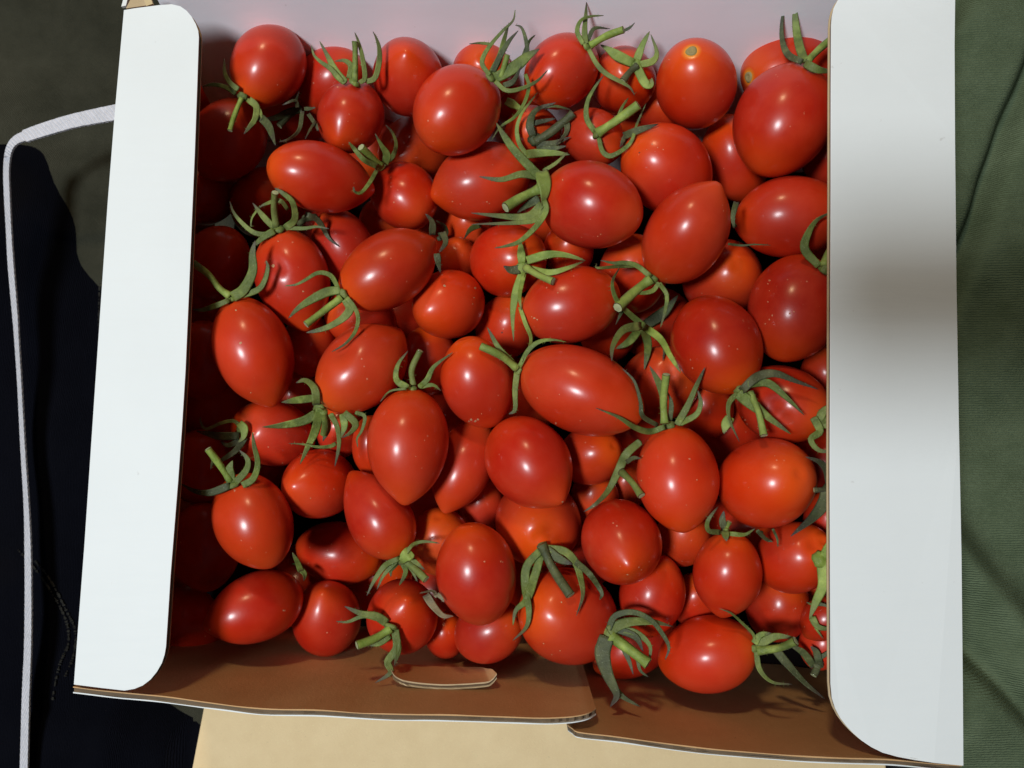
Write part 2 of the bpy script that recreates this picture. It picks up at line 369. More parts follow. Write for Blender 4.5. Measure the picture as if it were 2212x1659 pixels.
def depth_of_z(px, py, z):
    r = cray(px, py); return (z - CO.z) / r.z
TOL = 0.0012
placed = []
def settle(t):
    D = depth_of_z(t['cx'], t['cy'], t['z'])
    for u in placed:
        ov = t['hit'] & u['hit']
        if ov.sum() < 3: continue
        need = ((u['D'] * u['far'][ov] - TOL) / t['near'][ov]).max()
        D = max(D, need)
    t['D'] = D; placed.append(t)
for t in sorted(TS.values(), key=lambda t: (t['lay'], -t['z'])): settle(t)
depth = np.full(gx.shape, np.inf)
for t in placed: depth = np.minimum(depth, t['D'] * t['near'])
print('deepest', max(t['D'] for t in placed), [(t['id'], round(1000 * (t['D'] - depth_of_z(t['cx'], t['cy'], t['z'])), 1)) for t in placed if t['D'] - depth_of_z(t['cx'], t['cy'], t['z']) > .012])

# fillers low in the box wherever a gap would show the bare floor
rng = random.Random(3)
inner = (gx > 395) & (gx < 1830) & (gy > 130) & (gy < 1385)
fillers = []
for k in range(34):
    gap = inner & ~np.isfinite(depth)
    ii = np.argwhere(gap)
    if len(ii) < 30: break
    # densest gap
    best, bs = None, -1
    for _ in range(24):
        y, x = ii[rng.randrange(len(ii))]
        s_ = gap[max(0, y - 12):y + 13, max(0, x - 12):x + 13].sum()
        if s_ > bs: bs, best = s_, (gx[y, x], gy[y, x])
    t = dict(id=200 + k, cx=float(best[0]), cy=float(best[1]), W=rng.uniform(150, 170), L=rng.uniform(170, 200), ang=rng.uniform(0, 6.28), lay=3,
             z=-0.066, tilt=rng.choice((1, -1)), ripe_shade=-0.2, skew=0, label='shaded red tomato deep in the dark gaps of the pile')
    R, sa, c = shape(t); t['R'], t['sa'], t['c'] = R, sa, c
    M = (R / sa); d = rays @ M; o = -(c @ M)
    A = (d * d).sum(-1); B = (d * o).sum(-1); Cc = (o * o).sum() - 1
    disc = B * B - A * Cc; hit = disc > 0; sq = np.sqrt(np.where(hit, disc, 0))
    t['hit'] = hit; t['near'] = np.where(hit, (-B - sq) / A, np.inf); t['far'] = np.where(hit, (-B + sq) / A, -np.inf)
    settle(t)
    depth = np.minimum(depth, t['D'] * t['near']); fillers.append(t)
print('fillers', len(fillers))

DENTS = {  # image point, radius px, depth mm
    24: [(590, 568, 16, 1.5), (608, 580, 12, 1.2)], 21: [(880, 300, 14, 1.6), (862, 318, 12, 1.0)], 54: [(540, 905, 18, 2.0), (532, 930, 14, 1.6)],
    45: [(1448, 800, 18, 1.8), (1455, 835, 16, 1.5)], 47: [(1668, 880, 18, 2.0), (1700, 905, 14, 1.4)], 62: [(1190, 1150, 22, 2.6), (1215, 1165, 18, 1.6)],
    68: [(1690, 1362, 20, 2.0), (1660, 1372, 16, 1.8)], 33: [(735, 765, 18, 1.8), (748, 752, 14, 1.4)], 67: [(1762, 1172, 20, 2.4)], 58: [(760, 1262, 34, 0.6)],
    44: [(1320, 812, 20, 0.8)], 1: [(512, 175, 14, 1.2)], 64: [(1420, 1350, 14, 1.0)], 73: [(862, 1366, 22, 1.2)], 70: [(1225, 1305, 22, 1.2)],
    5: [(930, 300, 20, 0.5)], 49: [(1020, 930, 22, 1.6)], 40: [(1500, 700, 24, 0.5)], 28: [(590, 800, 28, 0.6)],
}
NU, NV = 52, 34
def fruit_mesh(t):
    sa = t['sa'] * t['D']; k = t['skew']; i = t['id']
    rr = random.Random(i); tipk = (0.07 if abs(k) >= .03 or rr.random() < .35 else 0.02)
    if i in (48, 50, 60, 49, 17, 33, 26, 19, 63): tipk = 0.085
    pts = []
    for v in range(NV + 1):
        th = math.pi * v / NV; z = math.cos(th); r = math.sin(th) * (1 + k * z * (1 if k > 0 else 1))
        r *= 1 - 0.03 * z * z
        zz = z
        if v == 0: zz -= 0.035
        if v == 1: zz -= 0.02
        zz -= tipk * math.exp(-((z + 1) / 0.035) ) + (0.03 if z < -.8 else 0) * (-z - .8) * 5
        for u in range(NU):
            f = 2 * math.pi * u / NU
            lob = 1 + 0.010 * math.cos(3 * f + i) * (1 - z * z) + 0.012 * math.cos(2 * f + 2 * i)
            p = Vector((r * math.cos(f) * lob, r * math.sin(f) * lob, zz))
            n = noise.noise(Vector((p.x * 1.1 + i * 3.7, p.y * 1.1, p.z * 1.1))) * 0.022
            p *= 1 + n
            pts.append(Vector((p.x * sa[0], p.y * sa[1], p.z * sa[2])))
            if v in (0, NV): break
    fs = []
    row = lambda v: 1 + (v - 1) * NU
    for u in range(NU):
        fs.append((0, row(1) + u, row(1) + (u + 1) % NU))
        for v in range(1, NV - 1):
            a, b = row(v) + u, row(v) + (u + 1) % NU
            fs.append((a, a + NU, b + NU, b))
        fs.append((row(NV - 1) + u, len(pts) - 1, row(NV - 1) + (u + 1) % NU))
    # dents
    if i in DENTS:
        Rw = RN @ t['R']; cen = CN + RN @ (t['c'] * t['D'])
        for dx, dy, rp, dep in DENTS[i]:
            for j, p in enumerate(pts):
                w = RN.T @ (Rw @ np.array(p) + cen - CN)
                if np.dot(w, t['c']) > np.dot(t['c'], t['c']) * t['D']: continue
                X = CX + F * w[0] / -w[2]; Y = CY - F * w[1] / -w[2]
                q = math.hypot(X - dx, Y - dy) / rp
                if q < 2.6: pts[j] = p * (1 - dep * .7 / 1000 / p.length * math.exp(-q * q))
    return pts, fs

GRP = 'red cherry tomatoes filling the box'
ROOT = {}
order_names = sorted(TS.values(), key=lambda t: t['id']) + fillers
for t in order_names:
    Rw = Matrix((RN @ t['R']).tolist()); cen = CN + RN @ (t['c'] * t['D'])
    root = bpy.data.objects.new('cherry_tomato', None); COL.objects.link(root); root.empty_display_size = 0.01
    root.matrix_world = Matrix.Translation(Vector(cen)) @ Rw.to_4x4()
    tag(root, t['label'], 'tomato', GRP if t['id'] < 200 else 'tomatoes deep in the pile')
    pts, fs = fruit_mesh(t)
    me = bpy.data.meshes.new('fruit'); me.from_pydata([tuple(p) for p in pts], [], fs); me.materials.append(TOM)
    me.polygons.foreach_set('use_smooth', [True] * len(me.polygons))
    o = bpy.data.objects.new('fruit', me); COL.objects.link(o); o.parent = root
    o['ripe_shade'] = float(t['ripe_shade']); o['scar'] = 1.0 if t['id'] in (9, 10) else 0.0
    o['pole'] = [0.0, 0.0, float(t['sa'][2] * t['D'])]
    ROOT[t['id']] = root; t['root'] = root
    if t['id'] in (9, 10):
        sd = []; ff = []; n = 20; zt = t['sa'][2] * t['D'] * 0.985
        prof = [(0.0, .0003), (.0004, -.0002), (.0009, .0005), (.0016, .0005), (.0020, .0001), (.0022, -.0012)]
        for rj, zj in prof:
            for u in range(n):
                f = 2 * math.pi * u / n; wob = 1 + .06 * math.sin(3 * f)
                sd.append((rj * wob * math.cos(f), rj * wob * math.sin(f), zt + zj))
        for a in range(len(prof) - 1):
            for u in range(n): ff.append((a * n + u, a * n + (u + 1) % n, (a + 1) * n + (u + 1) % n, (a + 1) * n + u))
        m2 = bpy.data.meshes.new('stem_scar'); m2.from_pydata(sd, [], ff); m2.materials.append(SCAR)
        m2.polygons.foreach_set('use_smooth', [True] * len(ff))
        so = bpy.data.objects.new('stem_scar', m2); COL.objects.link(so); so.parent = root

# ---------------------------------------------------------------- corky marks and scratches on single tomatoes
from mathutils.bvhtree import BVHTree
CORK = mat_plain('corky_mark', (0.66, 0.33, 0.17), .8)
PALE = mat_plain('pale_scuff', (0.74, 0.24, 0.12), .6)
DARKM = mat_plain('dark_mark', (0.10, 0.03, 0.03), .7)
BL = '''27 D c 1935,785,20 2160,800,18 2140,915,10 2150,870,9 1300,880,6|28 D c 455,1200,22 422,962,14 530,1560,9|24 D c 690,640,26 910,825,15 730,462,10 780,545,9
42 H c 470,372,18 500,385,20 520,372,16 455,385,12 545,330,8|44 H p 1085,400,18 1065,412,12 950,215,9 1110,190,9|20 A c 1428,1385,12 1432,1410,14 1430,1430,9
16 E p 1225,410,12 1205,425,10 950,15,12 1150,300,7|18 B p 150,1462,12 400,1465,14 418,1478,10|14 B p 1600,1045,14 1640,1070,9 1680,1085,9 1560,1085,8 1620,1100,7|36 E c 745,1020,18 765,1030,12 725,1010,8 915,835,8
52 I p 580,842,14 635,995,14 230,1000,12 240,822,10 470,600,7|55 G c 1056,943,9|56 G p 505,886,20|50 H c 1135,970,16|63 H c 1605,1497,12|37 E d 510,1122,14|54 G p 640,470,16 750,572,10 852,688,12
3 A p 1160,632,14 1235,880,7|41 F p 1160,745,16 1150,770,12 1180,1000,16 1160,1030,14 1130,1060,11 1340,972,14 1310,985,14 1150,900,12 1160,820,8|47 I p 985,560,14 965,540,10 1000,590,10|61 K p 752,205,14 870,203,14 885,208,10
70 K c 1300,852,9 1180,800,9 1240,880,8 1310,500,12|9 C p 432,432,10|14 B d 1508,1108,11|58 G p 1050,1300,9 1180,1320,8 1430,1340,8|73 J d 1540,552,10|48 G p 1820,640,7|53 I p 1200,820,7 1010,1050,6|60 J c 325,700,16 860,560,12|43 E p 60,1560,6'''
for item in BL.replace('\n', '|').split('|'):
    v = item.split(); t = TS[int(v[0])]; ox, oy = dict(A=(700, 0), B=(1700, 0), C=(2400, 0), D=(700, 700), E=(1700, 700), F=(2400, 700), G=(650, 1450), H=(1600, 1450), I=(2400, 1350), J=(650, 2100), K=(1500, 2100), L=(2400, 2100))[v[1]]
    fo = [c for c in t['root'].children if c.name.startswith('fruit')][0]
    bv = BVHTree.FromPolygons([p.co for p in fo.data.vertices], [tuple(p.vertices) for p in fo.data.polygons])
    inv = t['root'].matrix_world.inverted(); co = inv @ CO; rg = random.Random(item)
    V, Fc = [], []
    for q in v[3:]:
        a, b, rr_ = map(float, q.split(',')); X = ox / 1.82278 + a * .29762; Y = oy / 1.82278 + b * .29762; rr_ *= .29762 * .62
        k = len(V); ring = [(0, 0)] + [(math.cos(u * .785 + .3) * rr_ * rg.uniform(.45, 1.1), math.sin(u * .785 + .3) * rr_ * rg.uniform(.35, 1.0)) for u in range(8)]
        ok = []
        for dx, dy in ring:
            d_ = (inv.to_3x3() @ cray(X + dx, Y + dy)).normalized(); h = bv.ray_cast(co, d_)
            if h[0] is None: break
            ok.append(h[0] + h[1] * (.00014 if (dx, dy) == (0, 0) else .00002))
        if len(ok) == 9:
            V += ok; Fc += [(k, k + 1 + (u + 1) % 8, k + 1 + u) for u in range(8)]
    if V:
        bo = bpy.data.meshes.new('corky_mark'); bo.from_pydata(V, [], Fc); bo.materials.append({'c': CORK, 'p': PALE, 'd': DARKM}[v[2]])
        bo.polygons.foreach_set('use_smooth', [True] * len(Fc)); ob = bpy.data.objects.new('corky_mark', bo); COL.objects.link(ob); ob.parent = t['root']

# ---------------------------------------------------------------- calyxes: traced
ORI = dict(A=(700, 0), B=(1700, 0), C=(2400, 0), D=(700, 700), E=(1700, 700), F=(2400, 700), G=(650, 1450), H=(1600, 1450), I=(2400, 1350), J=(650, 2100), K=(1500, 2100), L=(2400, 2100))
# tomato crop material hub hub_radius ; then  s/t width x,y x,y ...   (s sepal, t stem, d/l prefix = darker / lighter)
CD = '''
1 A g 470,705 34
s 40 440,650 380,600 345,530 338,425
s 34 420,680 340,630 250,615 180,630
s 52 520,725 570,775 560,860 520,920 480,972
s 30 505,725 575,775 605,835 600,880
t 42 465,710 430,790 400,870 378,948
2 A d 890,800 34
t 52 880,790 800,850 735,912
s 60 900,785 800,820 700,860 600,870
s 26 870,780 850,730 760,762
s 16 865,770 862,720 880,665
s 26 905,810 880,940 810,1005 735,1030
s 28 950,830 1000,905 1020,955
s 60 600,850 660,910 690,980 710,1055
s 14 1000,880 960,940 925,1008
s 24 920,790 960,790 1000,780
3 A g 1285,600 42
s 62 1220,600 1150,530 1100,430 1030,300
s 32 1200,600 1110,500 1040,450 990,400 970,330
s 36 1320,600 1358,560 1335,400 1305,290 1283,235
s 42 1370,592 1430,565 1460,450 1460,350 1440,280 1416,228
s 42 1240,570 1255,480 1210,442 1140,445
t 50 1285,590 1288,450 1287,300
20 A g 1480,1215 30
t 66 1475,1210 1400,1140 1330,1070
s 32 1490,1200 1562,1130 1584,1040 1555,960 1510,908
s 56 1505,1190 1520,1120 1480,1050 1433,970
s 40 1450,1210 1350,1160 1280,1080 1240,1030
s 26 1445,1235 1390,1330 1330,1398 1285,1392 1276,1355
24 D g 735,372 38
t 56 715,355 700,220 705,108
s 36 690,390 620,410 540,390 450,310 400,240 378,172
s 48 700,365 620,280 543,182
s 52 780,365 850,300 835,180 760,110 703,75
s 30 800,230 740,165 640,190 590,215
s 52 700,385 640,420 590,460 560,490
s 26 790,365 920,367 1010,355 1098,370
s 14 600,205 540,290 530,365
25 D d 930,290 32
s 42 930,265 1010,300 1060,370 1100,440 1172,500
t 50 1000,285 930,300 880,335
28 D g 385,875 34
t 58 380,860 300,800 220,700 110,620
s 84 400,865 480,810 545,680 545,550 562,455
s 46 440,860 580,815 635,740 655,650 640,598
s 42 370,890 250,940 170,962 95,955
26 D g 1190,850 44
t 62 1190,870 1070,960 930,1065
s 32 1165,800 1110,710 1020,690 930,740 860,775 778,786
s 68 1180,815 1080,830 960,890 870,950 803,1020
s 64 1215,880 1250,950 1200,1020 1100,1080 1010,1110 933,1124
s 34 1225,870 1275,930 1308,1010 1290,1110 1220,1200 1118,1263
48 D g 1705,1525 30
t 54 1710,1505 1700,1390 1760,1255
s 52 1670,1525 1590,1465 1600,1360 1672,1256
s 42 1750,1520 1810,1465 1860,1370 1995,1268
s 30 1760,1520 1850,1505 1912,1548
s 14 1660,1530 1540,1550 1470,1625
33 G g 1120,300 46
s 58 1100,260 1085,150 1020,90 950,105
s 60 1090,215 960,230 845,247
s 78 1100,330 1000,380 850,410 705,426
s 62 1125,290 1090,450 1030,580 980,695
s 66 1150,330 1175,430 1145,530
s 40 1200,330 1250,430 1262,560 1232,712
s 60 1290,330 1305,420 1280,505
s 50 1300,320 1380,400 1350,460 1285,505
s 26 1380,320 1450,350 1430,450 1395,510 1400,575
s 26 1240,545 1200,565 1110,570 1000,550 898,545
t 60 1150,310 1165,400 1150,480
54 G g 545,440 30
s 28 540,410 490,382 400,400 300,440 262,400 256,352
ds 62 540,490 400,490 300,470 225,455
ls 62 540,400 575,440 570,500 525,545
ds 52 580,500 520,590 440,650 345,705
ds 46 540,520 460,560 400,530
56 G g 495,840 40
t 60 475,820 390,690 310,585
ds 58 470,850 330,900 220,890 105,830
s 52 560,850 640,800 672,690 645,560 634,465
s 52 510,830 590,740 600,660 540,595
s 80 480,830 470,740 490,670
s 28 385,680 350,660 330,735
57 G g 1725,1390 40
s 28 1750,1340 1800,1280 1880,1258 1992,1270
s 42 1700,1380 1600,1430 1520,1540 1464,1650
s 32 1680,1400 1590,1500 1538,1605
t 66 1750,1400 1830,1470 1895,1535
s 44 1760,1380 1820,1410 1885,1465
s 46 1725,1410 1745,1480 1700,1575
s 36 1690,1410 1640,1460 1638,1515
s 26 1770,1430 1800,1480 1832,1548
ls 100 1790,1330 1740,1370 1700,1430
5 B g 430,560 42
s 32 420,545 368,470 380,400 440,310 520,220 590,150 606,72
s 52 435,530 490,420 520,300 560,165
ds 42 440,530 500,400 560,300 628,222
s 92 460,570 600,490 700,410 785,355
s 22 430,330 420,320 350,312 272,318
s 34 460,590 540,655 640,645 760,590 842,508
t 48 500,560 530,470 550,398
ds 30 640,480 690,380 680,280 650,200 606,183
ds 26 660,420 705,300 752,252
ds 42 520,620 590,590 650,480
s 28 680,540 705,630 670,750 600,850 500,920 430,1020
6 B l 560,745 20
s 62 545,735 610,770 670,800
77 B d 745,1010 44
s 62 735,990 715,900 760,800 900,745
t 74 750,1030 850,970 940,900 1025,825
s 24 730,880 760,795 870,770 980,790 1030,815
s 62 760,1060 870,1045 1008,993
s 50 780,1090 880,1080 975,1060
s 44 980,880 975,960 900,1050
ls 32 700,1130 640,1050 618,940 650,830 700,760 768,672
ls 64 690,1120 790,1110 900,1110 1000,1122
s 40 720,900 800,880 900,860
16 B g 800,1330 60
s 72 790,1290 700,1200 590,1080 520,980 468,892
s 58 780,1280 650,1265 500,1305 345,1282
t 84 790,1370 660,1430 535,1505
ls 112 800,1250 815,1380 800,1500
s 62 800,1480 700,1575 500,1570 285,1546
s 46 810,1480 770,1590 600,1620 285,1628
s 28 810,1240 900,1185 985,1105
s 42 815,1450 830,1530 760,1640 640,1750 540,1785 455,1800
ds 70 780,1440 700,1490 620,1545
7 B g 1125,335 36
s 32 1100,320 1055,230 1080,150 1150,118 1248,112
s 46 1115,320 1108,220 1115,120 1122,15
t 60 1150,330 1270,260 1392,215
ds 30 1130,300 1180,205 1295,208
s 36 1140,360 1200,470 1270,540 1380,600 1440,640 1472,692
ds 18 1390,225 1440,200 1475,165
8 B l 1480,465 40
s 74 1465,460 1350,405 1290,365 1225,325
s 58 1485,445 1530,330 1582,228
s 50 1500,470 1600,445 1632,380 1590,250
s 72 1490,490 1545,600 1590,615 1598,565
dt 58 1490,480 1440,520 1385,590
76 B g 1195,970 36
s 38 1185,960 1125,860 1130,740 1180,640 1247,548
t 78 1200,970 1350,870 1500,762
s 36 1210,990 1240,1100 1310,1130 1440,1040 1490,900 1555,752
s 26 1350,870 1380,780 1428,708
ds 60 1400,985 1500,945 1645,900
ds 40 1420,970 1390,1010 1365,1070
11 C g 1420,450 44
ds 44 1400,450 1300,400 1255,300 1252,150 1290,-5
s 66 1415,445 1375,320 1350,150 1345,-60
t 60 1435,445 1530,350 1640,258
s 56 1420,460 1520,510 1660,520
34 E l 665,650 48
s 62 655,620 645,520 640,448
s 64 690,600 850,555 980,560 1115,600
s 52 700,660 850,690 980,660 1110,605
t 58 680,650 780,710 880,752
ds 72 640,665 570,672 520,640
s 62 655,690 610,850 590,1000 595,1185
s 34 670,700 640,850 650,960
s 30 640,940 680,1060 718,1160 700,1240 655,1340
44 E g 625,1400 34
t 66 620,1385 500,1290 355,1222
s 52 590,1350 490,1240 403,1086
s 36 635,1375 700,1255 780,1192 880,1178 975,1192
s 46 620,1410 605,1540 605,1680 560,1715
17 E g 1600,735 40
s 40 1590,720 1490,640 1400,618 1320,620 1225,600
s 24 1480,640 1350,645 1203,655 1198,620
lt 84 1590,735 1480,820 1350,940
ds 30 1430,890 1380,970 1335,1065
s 36 1650,760 1600,820 1500,835 1420,820
s 34 1650,765 1705,850 1695,960 1660,1085
s 46 1540,1075 1430,985 1340,890 1308,760 1370,640
82 E g 1530,1080 34
ls 52 1545,1085 1660,1170 1730,1290 1808,1415
s 66 1535,1085 1570,1220 1543,1392
s 58 1510,1075 1390,1110 1320,1220 1308,1328
s 66 1510,1095 1430,1190 1335,1242
ds 92 1550,1070 1680,980 1790,850
ds 22 1660,1150 1690,1240 1678,1330
52 I g 430,595 42
t 66 400,585 392,400 412,230
s 48 400,610 290,645 180,615 60,540 -100,474
s 52 490,595 570,450 630,310 692,178
s 46 510,585 630,520 662,430 640,345
ds 32 350,600 240,530 225,430 180,280 95,188
s 60 400,420 360,300 290,168
ds 36 440,560 450,440 425,360
40 I g 950,350 42
ds 68 960,345 1070,250 1200,225 1350,280 1515,338
s 62 1000,300 1150,290 1290,400 1415,525
s 88 930,365 1040,450 1150,540 1315,662
t 58 1020,360 1080,500 1120,672
s 38 930,365 865,440 870,560 942,718
ls 80 875,540 845,600 830,660
47 I g 1550,560 54
s 62 1520,560 1560,490 1640,430
s 58 1480,540 1525,640 1460,700 1520,780 1650,792
s 80 1550,570 1600,600 1680,620
53 I d 1590,1060 40
s 62 1600,1030 1580,930 1520,865 1425,828
s 104 1580,1060 1560,1160 1480,1270 1315,1405
t 40 1600,1060 1540,1066 1485,1068
66 I g 840,1372 34
s 40 800,1375 720,1360 715,1290 790,1185
ds 60 840,1360 820,1290 830,1220
s 60 840,1370 850,1440
s 32 870,1385 980,1392 1055,1350
t 40 845,1365 855,1330 870,1298
68 I d 1100,1375 14
s 28 1070,1360 1130,1420 1185,1445
s 16 1185,1350 1215,1420 1222,1485
84 H g 1555,735 26
s 62 1700,530 1600,620 1545,730 1470,880 1380,980 1288,1042
t 58 1560,750 1640,830 1705,925
ds 34 1600,680 1650,650 1700,655
62 K g 1180,105 40
dt 78 1165,80 1250,260 1375,450
s 62 1160,120 1060,240 1050,400 1075,560 1055,680 958,778
s 62 1165,150 1110,330 1060,480 980,560 958,668
s 66 1200,110 1330,130 1410,210 1445,320 1462,450 1418,598
ds 46 1380,180 1500,280 1570,370 1605,440 1588,482
ds 84 1200,120 1290,180 1390,225
70 K g 1650,735 52
ds 46 1650,700 1700,600 1830,572 1960,630 2050,740 2090,830 2063,918
s 84 1650,710 1780,650 1950,645 2120,677
ds 120 1640,750 1612,870 1650,1020 1715,1170 1665,1260
ds 44 1690,1120 1760,1190 1880,1258
t 94 1660,740 1800,840 1940,945
ds 36 1740,800 1800,920 1832,1025
s 50 1700,700 1850,720 1955,820 1938,965
ds 26 1860,880 1880,990 1940,1042
ds 60 1700,690 1850,750 1905,860
73 J g 1640,680 50
s 64 1610,650 1530,600 1420,580 1303,530
s 30 1540,625 1440,600 1330,642 1243,640
t 72 1640,690 1520,765 1393,812
s 66 1670,700 1680,830 1615,930 1635,1010 1525,1085
s 60 1630,740 1560,790 1480,815
s 60 1670,720 1690,840 1665,960
71 K y 400,450 16
s 26 400,445 370,420 282,435
s 58 330,450 380,530 450,600 525,602
s 26 410,440 440,470 460,500
69 L g 1058,840 30
s 22 1055,790 1040,730 960,650 880,580 800,548
s 52 1050,800 1095,735 1180,725
s 62 1065,820 1200,748 1350,758
t 70 1070,850 1230,832 1350,782
s 38 1065,860 1090,990 1180,1080 1325,1096
86 L d 1510,940 40
s 64 1200,840 1300,960 1420,1090 1560,1200
s 60 1480,960 1400,860 1310,815
s 40 1490,900 1550,890 1620,830
s 60 1520,930 1500,860 1460,820
t 60 1520,950 1500,990 1480,1030
67 L l 1530,190 56
s 62 1550,180 1590,90 1610,20
s 84 1540,200 1550,370 1500,490 1450,620
s 60 1530,190 1620,160 1680,150
85 L g 1470,610 14
s 20 1460,600 1500,690 1552,765
s 52 1470,610 1520,680 1640,692
ds 26 1480,510 1560,520 1640,560
s 14 1480,525 1430,500
58 J g 985,255 14
s 40 985,270 960,200 925,140
s 42 985,260 1010,300 1005,345
s 20 985,250 950,225 918,222
41 F g 1560,650 48
s 62 1520,640 1415,520 1440,400 1510,300 1640,235
t 74 1550,640 1600,540 1660,440
s 74 1540,650 1600,670 1670,640
39 F d 905,350 16
s 40 920,180 895,280 905,370
s 14 860,480 960,492 1050,485 1170,490
35 D d 1900,440 18
s 50 1850,410 1845,320 1798,262
s 46 1900,420 1945,400 1930,350 1875,310
s 46 1925,400 1945,470 1900,540
s 44 1880,550 1890,620 1905,690
80 E g 345,350 12
s 42 350,345 280,372 232,445
'''
MATS = dict(g=GREEN, d=DARKG, l=LIME, y=DRY)

def depth_at(px, py, rad=2):
    j = int(round((px - 200) / GS)); i = int(round((py + 60) / GS))
    a = depth[max(0, i - rad):i + rad + 1, max(0, j - rad):j + rad + 1]
    return float(a.min()) if a.size else np.inf
def catmull(P, n):
    P = [2 * P[0] - P[1]] + P + [2 * P[-1] - P[-2]]
    out = []
    for k in range(1, len(P) - 2):
        for j in range(n):
            t = j / n; a, b, c, d = P[k - 1], P[k], P[k + 1], P[k + 2]
            out.append(0.5 * ((2 * b) + (c - a) * t + (2 * a - 5 * b + 4 * c - d) * t * t + (3 * b - a - 3 * c + d) * t ** 3))
    out.append(P[-2]); return out
def hairs(V, Fc, along, c, nrm, r, rg, L):
    a = rg.uniform(0, 6.283); dirv = (nrm[0] * math.cos(a) + nrm[1] * math.sin(a)).normalized()
    base = c + dirv * r * .8; k = len(V); side = nrm[2].normalized() * 0.00006
    tipp = base + dirv * L + Vector((rg.uniform(-1, 1), rg.uniform(-1, 1), rg.uniform(-1, 1))) * L * .3
    V += [base - side, base + side, tipp]; along += [0.3] * 3; Fc.append((k, k + 1, k + 2))
def ribbon(pts, widths, rg, flat=0.34, hair=1.0, tube=False, twist0=0.0, rib=True):
    V, Fc, along = [], [], []; n = len(pts); seg = 8
    for i, p in enumerate(pts):
        tg = (pts[min(i + 1, n - 1)] - pts[max(i - 1, 0)]).normalized()
        view = (CO - p).normalized()
        side = tg.cross(view)
        if side.length < 1e-5: side = tg.cross(Vector((0, 1, 0.3)))
        side.normalize(); up = side.cross(tg).normalized()
        tw = twist0 * i / n
        side, up = side * math.cos(tw) + up * math.sin(tw), up * math.cos(tw) - side * math.sin(tw)
        w = widths[i]; h = w * (0.92 if tube else flat)
        for k in range(seg):
            a = 2 * math.pi * k / seg; x, y = math.cos(a), math.sin(a)
            fold = 0 if tube else (0.38 * w * abs(x) ** 1.5 - (0.25 * h if abs(x) < .2 and y > 0 and rib else 0))
            V.append(p + side * x * w + up * (y * h + fold)); along.append(i / (n - 1) if not tube else .2)
    for i in range(n - 1):
        for k in range(seg):
            a, b = i * seg + k, i * seg + (k + 1) % seg; Fc.append((a, b, b + seg, a + seg))
    Fc.append(tuple(range(seg))[::-1]); Fc.append(tuple((n - 1) * seg + k for k in range(seg)))
    nh = int(n * 1.5 * hair)
    for _ in range(nh):
        i = rg.randrange(1, n - 1); tg = (pts[i + 1] - pts[i - 1]).normalized(); view = (CO - pts[i]).normalized()
        s_ = tg.cross(view).normalized(); hairs(V, Fc, along, pts[i], (s_, view, tg), widths[i], rg, rg.uniform(.0004, .0011))
    return V, Fc, along
def set_along(o, along):
    at = o.data.attributes.new('along', 'FLOAT', 'POINT'); at.data.foreach_set('value', along)

